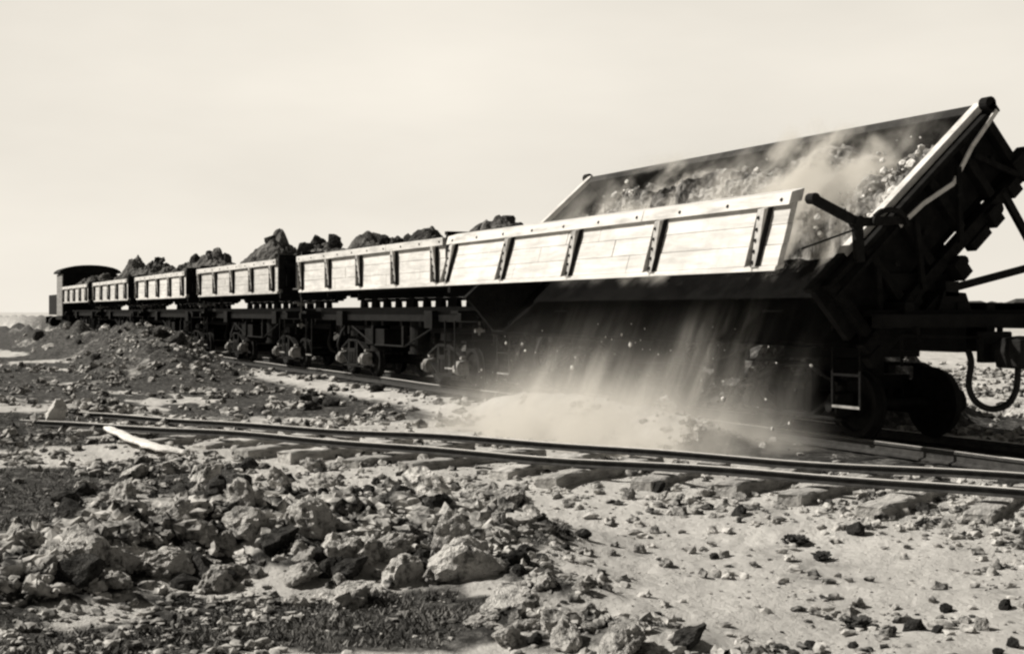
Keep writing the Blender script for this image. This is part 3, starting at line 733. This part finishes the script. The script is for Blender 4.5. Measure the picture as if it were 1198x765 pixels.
# fine clods: uncountable
def gravel(n):
    def jag(P, k):
        r = np.random.default_rng(k); return P*(1+.32*(r.random(len(P))-.5)*2)[:,None]*np.array([1.1,.9,.85])
    VS = [jag(rock_v(I1[0], 400+k, 5, .2), k) for k in range(12)]; F1 = I1[1]; nv = len(I1[0])
    VB = [jag(rock_v(I2[0], 430+k, 6, .5), k+50)*np.array([1,1,1.2]) for k in range(12)]; F2 = I2[1]; nb = len(I2[0])
    a = rng.uniform(-.62,.52,n*9); d = np.exp(rng.uniform(math.log(5.2), math.log(46), n*9))
    x = -C_*d*np.cos(a)+S_*d*np.sin(a); y = S_*d*np.cos(a)+C_*d*np.sin(a)
    hm = heapmask(x, y); u, v = side_uv(x, y)
    p = .07+1.6*sstep(.05,.2,hm)+.5*sstep(.5,.62,fbm(x*.8,y*.8,0,4,71))+.35*np.exp(-((v+1.5)/.6)**2)+.5*sstep(.1,.4,ridge(x,y))
    p *= np.where(np.abs(y-YC) < .9, .3, 1)
    keep = rng.random(len(x)) < p*.45; x, y, d = x[keep][:n], y[keep][:n], d[keep][:n]
    s = (.010+(.045+.06*sstep(.05,.2,hm[keep][:n]))*rng.random(len(x))**2.6)*np.clip(d/11,.8,2.4)
    z = gz(x, y)
    for big in (0, 1):
        sel = np.where((s > .035) == bool(big))[0]
        VV, FF, NV = (VB, F2, nb) if big else (VS, F1, nv)
        out = np.empty((len(sel)*NV,3)); 
        for q, i in enumerate(sel):
            t = rng.uniform(0,6.28); c, sn = math.cos(t), math.sin(t); P = VV[i%12]*s[i]
            out[q*NV:(q+1)*NV,0] = P[:,0]*c-P[:,1]*sn+x[i]; out[q*NV:(q+1)*NV,1] = P[:,0]*sn+P[:,1]*c+y[i]; out[q*NV:(q+1)*NV,2] = P[:,2]+z[i]+s[i]*.3
        F = (FF[None,:,:]+(np.arange(len(sel))*NV)[:,None,None]).reshape(-1,3)
        yield out, F
gs = list(gravel(21000))
V = np.vstack([gs[0][0], gs[1][0]]); F = np.vstack([gs[0][1], gs[1][1]+len(gs[0][0])])
tag(link('rubble', fastmesh('rubble', V, F, M['pebble'])), 'fine broken clods strewn over the bare ground', 'rubble', kind='stuff')
# ------------------------------------------------------------------ dry grass on the dark soil
def grass():
    n = 140000
    a = rng.uniform(-.62,.35,n); d = np.exp(rng.uniform(math.log(5.4), math.log(24), n))
    x = -C_*d*np.cos(a)+S_*d*np.sin(a); y = S_*d*np.cos(a)+C_*d*np.sin(a)
    k = (darkmask(x,y)-.85*sstep(.1,.25,heapmask(x,y))+.9*(fbm(x*2.2,y*2.2,0,4,81)-.5)+.9*(fbm(x*7,y*7,0,2,82)-.5)) > .72
    k &= (y < 6.5)
    x, y, d = x[k], y[k], d[k]; n = len(x); z = gz(x, y)
    t = rng.uniform(0,6.28,n); h = rng.uniform(.006,.034,n)*(.4+1.2*fbm(x*2,y*2,0,2,83)); w = rng.uniform(.004,.011,n); ln = rng.uniform(.3,1.8,n)*h; la = rng.uniform(0,6.28,n)
    V = np.empty((n,4,3))
    V[:,0] = np.stack([x-np.cos(t)*w, y-np.sin(t)*w, z-.01],1); V[:,1] = np.stack([x+np.cos(t)*w, y+np.sin(t)*w, z-.01],1)
    V[:,2] = np.stack([x+np.cos(t)*w*.3+np.cos(la)*ln, y+np.sin(t)*w*.3+np.sin(la)*ln, z+h],1); V[:,3] = np.stack([x-np.cos(t)*w*.3+np.cos(la)*ln, y-np.sin(t)*w*.3+np.sin(la)*ln, z+h],1)
    F = np.arange(n*4).reshape(-1,4)
    tag(link('grass', fastmesh('grass', V.reshape(-1,3), F, M['grass'])), 'short dry grass on the dark soil in the foreground', 'grass', kind='stuff')
grass()
# small weeds and bits standing out on the bare ground
def weed(px, py, s, lab):
    x, y = gpt2(px, py); z = gz1(x, y); b = MB()
    for i in range(70):
        a, r, h = random.uniform(0,6.28), random.uniform(.1,1)*s, random.uniform(.15,.7)*s
        p = (x+r*.4*math.cos(a), y+r*.4*math.sin(a), z); q = (x+r*math.cos(a), y+r*math.sin(a), z+h)
        b.bar(p, q, .012, .006)
        b.bar(q, (q[0]+.03*math.cos(a+1), q[1]+.03*math.sin(a+1), q[2]+.01), .022, .008)
    tag(b.build('weed', M['weed']), lab, 'weed', 'weeds on the bare ground')
weed(930, 637, .085, 'dark low weed on the pale bare ground, the larger of two')
weed(962, 655, .06, 'small dark weed on bare ground just right of the larger one')
weed(1000, 735, .07, 'dark weed tuft near the bottom edge on the right')
# pale strip of bark and upright stone by the siding
def bark():
    P = [gpt2(124,509), gpt2(152,521), gpt2(186,531), gpt2(221,536)]
    b = MB(); vs = []; n = 16; m = 7
    for i in range(n):
        t = i/(n-1)*3; k = min(int(t),2); f = t-k
        x = P[k][0]+(P[k+1][0]-P[k][0])*f; y = P[k][1]+(P[k+1][1]-P[k][1])*f
        wd = .30*math.sin(math.pi*(.18+.75*i/(n-1)))**.5
        for j in range(m):
            q = (j/(m-1)-.5); qq = q*(1+.35*math.sin(i*1.9+3*q)*abs(q)); vs.append((x-qq*wd*1.25*C_, y+qq*wd*1.25*S_, max(gz1(x,y)+.05,-.17)+.025*(1-(2*q)**2)+.02*random.random()+.05*(1-i/15)))
    top = len(vs); vs += [(x,y,z-.03) for x,y,z in vs]
    fs = [(i*m+j,(i+1)*m+j,(i+1)*m+j+1,i*m+j+1) for i in range(n-1) for j in range(m-1)]
    fs += [tuple(top+q for q in f[::-1]) for f in fs]
    rg = [i*m for i in range(n)]+[(n-1)*m+j for j in range(1,m)]+[i*m+m-1 for i in range(n-2,-1,-1)]+[j for j in range(m-2,0,-1)]
    fs += [(rg[k],rg[(k+1)%len(rg)],top+rg[(k+1)%len(rg)],top+rg[k]) for k in range(len(rg))]
    b.add(vs, fs)
    tag(b.build('bark_strip', M['bark'], None, 0, True), 'narrow white strip of bark lying at the left end of the siding', 'bark')
bark()
x, y = gpt2(66, 497)
st = fastmesh('stone', rock_v(I4[0], 555, 8, .12), I4[1], M['bark'])
o = link('stone', st); o.location = (x, y, gz1(x,y)+.17); o.scale = (.12,.15,.33); o.rotation_euler = (R(8),R(14),1.1)
tag(o, 'white upright stone standing by the buried end of the siding', 'stone')
# ------------------------------------------------------------------ locomotive at the head of the train
XL = XR(6)-BL-1.5
loco = empty('locomotive', (XL, YC, 0))
tag(loco, 'dark steam locomotive with an arched cab roof at the far end of the train', 'locomotive')
def arch(r0, w, n=12): return [(w*math.cos(math.pi*i/n), r0+.42*math.sin(math.pi*i/n)) for i in range(n+1)]
b = MB(); b.box(-2.3,0,-1.42,-1.36,1.2,3.4,1); b.box(-2.3,0,1.36,1.42,1.2,3.4); b.box(-.06,0,-1.355,1.355,1.2,3.45); b.box(-2.3,-2.24,-1.355,1.355,1.2,3.45)  # near side paler: sunlight put into its colour
b.box(-2.4,.1,-1.45,1.45,1.0,1.19); b.build('cab', [M['dark'], M['dusty']], loco, .01)
b = MB(); b.prism(arch(3.46,1.58)+[(-1.5,3.44),(1.5,3.44)], -2.5, .25); b.build('cab_roof', [M['dark']], loco)
b = MB(); b.cyl((-2.3,0,2.2),(-7.4,0,2.2),.72,28); b.cyl((-7.4,0,2.2),(-8.0,0,2.2),.78,28); b.build('boiler', [M['dark']], loco, 0)
b = MB(); b.cyl((-7.7,0,2.9),(-7.7,0,3.8),.2,16,0,.28); b.build('chimney', [M['dark']], loco)
b = MB(); b.cyl((-5.0,0,2.85),(-5.0,0,3.4),.34,16,0,.26); b.build('steam_dome', [M['dark']], loco)
b = MB(); b.box(-8.4,-.1,-.5,-.4,.7,1.2); b.box(-8.4,-.1,.4,.5,.7,1.2); b.box(-8.55,-8.4,-1.3,1.3,.75,1.15); b.box(-.1,.05,-1.3,1.3,.75,1.15); b.build('frame', [M['dark']], loco)
for s in (-1,1):
    b = MB(); b.cyl((-7.9,s*.95,.85),(-7.1,s*.95,.85),.28,18); b.build('cylinder_block', [M['dark']], loco)
    b = MB(); b.box(-6.4,-2.6,s*1.12-.25,s*1.12+.25,1.25,2.35); b.build('side_tank', [M['dark']], loco, .02)
    for x in (-2.9,-4.3,-5.7):
        b = MB(); b.cyl((x,s*.48,.55),(x,s*.62,.55),.55,28); b.build('driving_wheel', [M['dark']], loco)
# ------------------------------------------------------------------ far trees
V, F = [], []; n0 = 0
for i in range(90):
    a = rng.uniform(.10,.55); d = rng.uniform(420,640); x = -C_*d*math.cos(a)+S_*d*math.sin(a); y = S_*d*math.cos(a)+C_*d*math.sin(a)
    s = rng.uniform(1.0,2.6)*(.45+.8*sstep(.15,.3,a)); P = rock_v(I2[0], 600+i%9, 7, .5)*np.array([s*2.2,s*2.2,s])+np.array([x,y,gz1(x,y)+s*.4])
    V.append(P); F.append(I2[1]+n0); n0 += len(P)
tag(link('distant_wood', fastmesh('distant_wood', np.vstack(V), np.vstack(F), M['tree'])), 'low dark line of trees on the far right horizon', 'trees', kind='stuff')
# ------------------------------------------------------------------ falling earth and dust
def falling():
    VS = [rock_v(I1[0], 700+k, 6, .2) for k in range(8)]; out, fs, n0 = [], [], 0
    for i in range(90):
        x = rng.uniform(-19.8,-11.3); z = rng.uniform(-.1,1.25); y = 8.95-.45*(1.15-z)+rng.normal()*.14; s = .008+.026*rng.random()**4
        P = VS[i%8]*s*np.array([1,1,1.5])+np.array([x,y,z]); out.append(P); fs.append(I1[1]+n0); n0 += len(P)
    for i in range(420):
        x = rng.uniform(-19.4,-11.4); w_ = rng.uniform(-.1,1.25); q = tipped(x, w_, .22+.38*rng.random()+.12*math.sin(x*2)); s = .015+.06*rng.random()**3
        P = VS[i%8]*s*np.array([1,1.2,1.2])+np.array([q[0],q[1]+YC,q[2]]); out.append(P); fs.append(I1[1]+n0); n0 += len(P)
    tag(link('falling_earth', fastmesh('falling_earth', np.vstack(out), np.vstack(fs), M['rock'])), 'crumbs of earth falling from the tipped car', 'falling earth', kind='stuff')
falling()
def dust_material(name, build):
    m = bpy.data.materials.new(name); nt, N, L = nodes(m)
    out = N.new('ShaderNodeOutputMaterial'); pv = N.new('ShaderNodeVolumePrincipled'); L.new(pv.outputs[0], out.inputs['Volume'])
    pv.inputs['Color'].default_value = (.93,.90,.84,1); pv.inputs['Anisotropy'].default_value = .1
    tc = N.new('ShaderNodeTexCoord')
    class Ctx: pass
    c = Ctx(); sep = N.new('ShaderNodeSeparateXYZ'); L.new(tc.outputs['Object'], sep.inputs[0])
    c.x, c.y, c.z = sep.outputs
    def val(s, inp):
        if isinstance(s, (int,float)): inp.default_value = s
        else: L.new(s, inp)
    def mth(op, a, b=None, cc=None):
        k = N.new('ShaderNodeMath'); k.operation = op; val(a, k.inputs[0])
        if b is not None: val(b, k.inputs[1])
        if cc is not None: val(cc, k.inputs[2])
        return k.outputs[0]
    def step(v, a, b):
        k = N.new('ShaderNodeMapRange'); k.interpolation_type = 'SMOOTHSTEP'; val(v, k.inputs[0]); k.inputs[1].default_value = a; k.inputs[2].default_value = b
        return k.outputs[0]
    def noise(x, y, z, sc, de, ro=.6):
        cb = N.new('ShaderNodeCombineXYZ'); val(x, cb.inputs[0]); val(y, cb.inputs[1]); val(z, cb.inputs[2])
        k = N.new('ShaderNodeTexNoise'); k.inputs['Scale'].default_value = sc; k.inputs['Detail'].default_value = de; k.inputs['Roughness'].default_value = ro
        L.new(cb.outputs[0], k.inputs['Vector']); return k.outputs['Fac']
    c.m, c.step, c.noise = mth, step, noise
    L.new(build(c), pv.inputs['Density'])
    return m
def cloud(c):
    m, st = c.m, c.step
    endx = m('MULTIPLY', st(c.x,-19.1,-17.6), st(c.x,-11.2,-12.3))
    lowx = st(c.x,-11.9,-13.5)
    # low billow on the ground
    hgt = m('MULTIPLY_ADD', c.noise(c.x, c.y, 0, .55, 3), 1.5, -.25)
    low = m('POWER', 2.718, m('MULTIPLY', m('ADD', c.z, .22), -4.0))
    ly = m('MULTIPLY', st(c.y,6.9,7.9), st(c.y,9.9,9.3))
    bil = m('MULTIPLY', m('MULTIPLY', low, ly), m('MULTIPLY', m('MAXIMUM', hgt, 0.05), 8.0))
    rip = c.noise(c.x, c.y, c.z, 2.2, 5)
    bil = m('MULTIPLY', m('MULTIPLY', bil, lowx), st(rip,.28,.62))
    # falling curtain
    yf = m('SUBTRACT', c.y, m('MULTIPLY', c.z, .45))      # constant along the fall
    sheet = m('MULTIPLY', st(yf,7.75,8.25), st(yf,8.9,8.45))
    xs = m('ADD', c.x, m('MULTIPLY', c.z, .05))
    sk = c.noise(m('MULTIPLY', xs, 4.2), m('MULTIPLY', yf, 3.0), m('MULTIPLY', c.z, .35), 1.0, 6, .66)
    cl = c.noise(m('MULTIPLY', xs, .45), 0, m('MULTIPLY', c.z, .3), 1.0, 2)
    cur = m('MULTIPLY', m('MULTIPLY', sheet, st(sk,.52,.70)), m('MULTIPLY', st(cl,.30,.56), m('MAXIMUM', st(c.z,1.15,.15), m('MULTIPLY', st(c.z,1.65,1.0), m('MULTIPLY_ADD', m('MULTIPLY', st(c.x,-13.7,-13.3), st(c.x,-12.6,-13.1)), .45, .10)))))
    cur = m('MULTIPLY', cur, 5.5)
    return m('MULTIPLY', m('ADD', bil, cur), endx)
b = MB(); b.prism([(6.7,-.32),(10.0,-.32),(10.0,.5),(9.3,1.70),(8.3,1.70),(6.7,.6)], -20.2, -11.2)
tag(b.build('dust_cloud', dust_material('earth_dust', cloud)), 'pale dust billowing up where the tipped earth lands', 'dust', kind='stuff')
def puff(c):
    m, st = c.m, c.step
    # dust thrown off the sliding load, coordinates measured across the tilted floor
    h = m('SUBTRACT', m('MULTIPLY', m('SUBTRACT', c.z, 2.08), CT), m('MULTIPLY', m('SUBTRACT', c.y, YC-.38), ST))
    w = m('ADD', m('MULTIPLY', m('SUBTRACT', c.z, 2.08), ST), m('MULTIPLY', m('SUBTRACT', c.y, YC-.38), CT))
    n = c.noise(m('MULTIPLY', c.x, 2.0), m('MULTIPLY', w, .7), m('MULTIPLY', h, 1.6), 1.2, 6, .65)
    e = m('MULTIPLY', m('MULTIPLY', st(h,1.15,.5), st(w,-.6,.0)), m('MULTIPLY', st(w,1.40,1.25), m('MULTIPLY', st(c.x,-19.6,-18.4), st(c.x,-11.2,-12.0))))
    return m('MULTIPLY', m('MULTIPLY', e, st(n,.50,.62)), m('ADD', 2.5, m('ADD', m('MULTIPLY', m('MULTIPLY', st(c.x,-14.3,-13.5), st(c.x,-12.4,-13.1)), 30.0), m('MULTIPLY', m('MULTIPLY', st(c.x,-17.8,-16.9), st(c.x,-15.6,-16.4)), 12.0))))
b = MB(); b.T = lambda x, w, h: tuple(Vector(tipped(x, w, h))+Vector((-15.55, YC, 0)))
b.box(-HB+.15, HB-.15, -1.5, 1.40, .02, 1.2)
tag(b.build('dust_puff', dust_material('load_dust', puff)), 'thin dust rising off the earth sliding in the raised body', 'dust', kind='stuff')
# ------------------------------------------------------------------ light and sky
SUN_EL, SUN_DIR = R(40), Vector((-.52,-.85))       # horizontal direction towards the sun
w = bpy.data.worlds.new('World'); SC.world = w; w.use_nodes = True
nt = w.node_tree; N, L = nt.nodes, nt.links
for n in list(N): N.remove(n)
out = N.new('ShaderNodeOutputWorld'); bg = N.new('ShaderNodeBackground'); L.new(bg.outputs[0], out.inputs[0])
sky = N.new('ShaderNodeTexSky'); sky.sky_type = 'NISHITA'; sky.sun_disc = False
sky.sun_elevation = SUN_EL; sky.sun_rotation = math.atan2(SUN_DIR.x, SUN_DIR.y)
sky.air_density = 1.0; sky.dust_density = 1.5; sky.ozone_density = 1.0; sky.altitude = 0
bw = N.new('ShaderNodeRGBToBW'); L.new(sky.outputs[0], bw.inputs[0])
tint = N.new('ShaderNodeVectorMath'); tint.operation = 'SCALE'; tint.inputs[0].default_value = (.6,.56,.49)
L.new(bw.outputs[0], tint.inputs['Scale'])
# thin white overcast low in the sky, thinning out overhead
geo = N.new('ShaderNodeTexCoord'); sx = N.new('ShaderNodeSeparateXYZ'); L.new(geo.outputs['Generated'], sx.inputs[0])
cn = N.new('ShaderNodeTexNoise'); cn.inputs['Scale'].default_value = 2.2; cn.inputs['Detail'].default_value = 5
cm = N.new('ShaderNodeMapping'); cm.inputs['Scale'].default_value = (1,1,3.5); L.new(geo.outputs['Generated'], cm.inputs[0]); L.new(cm.outputs[0], cn.inputs['Vector'])
mr = N.new('ShaderNodeMapRange'); mr.interpolation_type = 'SMOOTHSTEP'; L.new(sx.outputs[2], mr.inputs[0])
mr.inputs[1].default_value = .22; mr.inputs[2].default_value = .36
cl = N.new('ShaderNodeMapRange'); L.new(cn.outputs['Fac'], cl.inputs[0]); cl.inputs[1].default_value = .3; cl.inputs[2].default_value = .7; cl.inputs[3].default_value = .86; cl.inputs[4].default_value = 1.04
hz = N.new('ShaderNodeVectorMath'); hz.operation = 'SCALE'; hz.inputs[0].default_value = (6.9,6.48,5.75); L.new(cl.outputs[0], hz.inputs['Scale'])
mx = N.new('ShaderNodeMixRGB'); L.new(mr.outputs[0], mx.inputs[0]); L.new(hz.outputs[0], mx.inputs[1]); L.new(tint.outputs[0], mx.inputs[2])
dt = N.new('ShaderNodeVectorMath'); dt.operation = 'DOT_PRODUCT'; L.new(geo.outputs['Generated'], dt.inputs[0]); dt.inputs[1].default_value = (-C_, S_, 0)
mb = N.new('ShaderNodeMapRange'); mb.interpolation_type = 'SMOOTHSTEP'; L.new(dt.outputs['Value'], mb.inputs[0]); mb.inputs[1].default_value = -.2; mb.inputs[2].default_value = .8; mb.inputs[3].default_value = .3; mb.inputs[4].default_value = 1  # sky dimmed behind the camera, added to deepen shade facing it
sc2 = N.new('ShaderNodeVectorMath'); sc2.operation = 'SCALE'; L.new(mx.outputs[0], sc2.inputs[0]); L.new(mb.outputs[0], sc2.inputs['Scale'])
L.new(sc2.outputs[0], bg.inputs['Color'])
bg.inputs['Strength'].default_value = .10
sl = bpy.data.lights.new('sun', 'SUN'); sl.energy = 5.0; sl.angle = R(.55); sl.color = (1,.95,.87)
so = bpy.data.objects.new('sun', sl); COL.objects.link(so)
d = Vector((SUN_DIR.normalized().x*math.cos(SUN_EL), SUN_DIR.normalized().y*math.cos(SUN_EL), math.sin(SUN_EL)))
so.rotation_euler = d.to_track_quat('Z', 'Y').to_euler(); so.location = d*60
SC.view_settings.view_transform = 'Standard'; SC.view_settings.look = 'None'
SC.view_settings.exposure = .4; SC.view_settings.gamma = 1
SC.render.engine = 'CYCLES'
cy = SC.cycles
cy.volume_step_rate = 1.0; cy.volume_max_steps = 256; cy.volume_bounces = 2; cy.max_bounces = 6; cy.diffuse_bounces = 3
cy.filter_width = 2.4
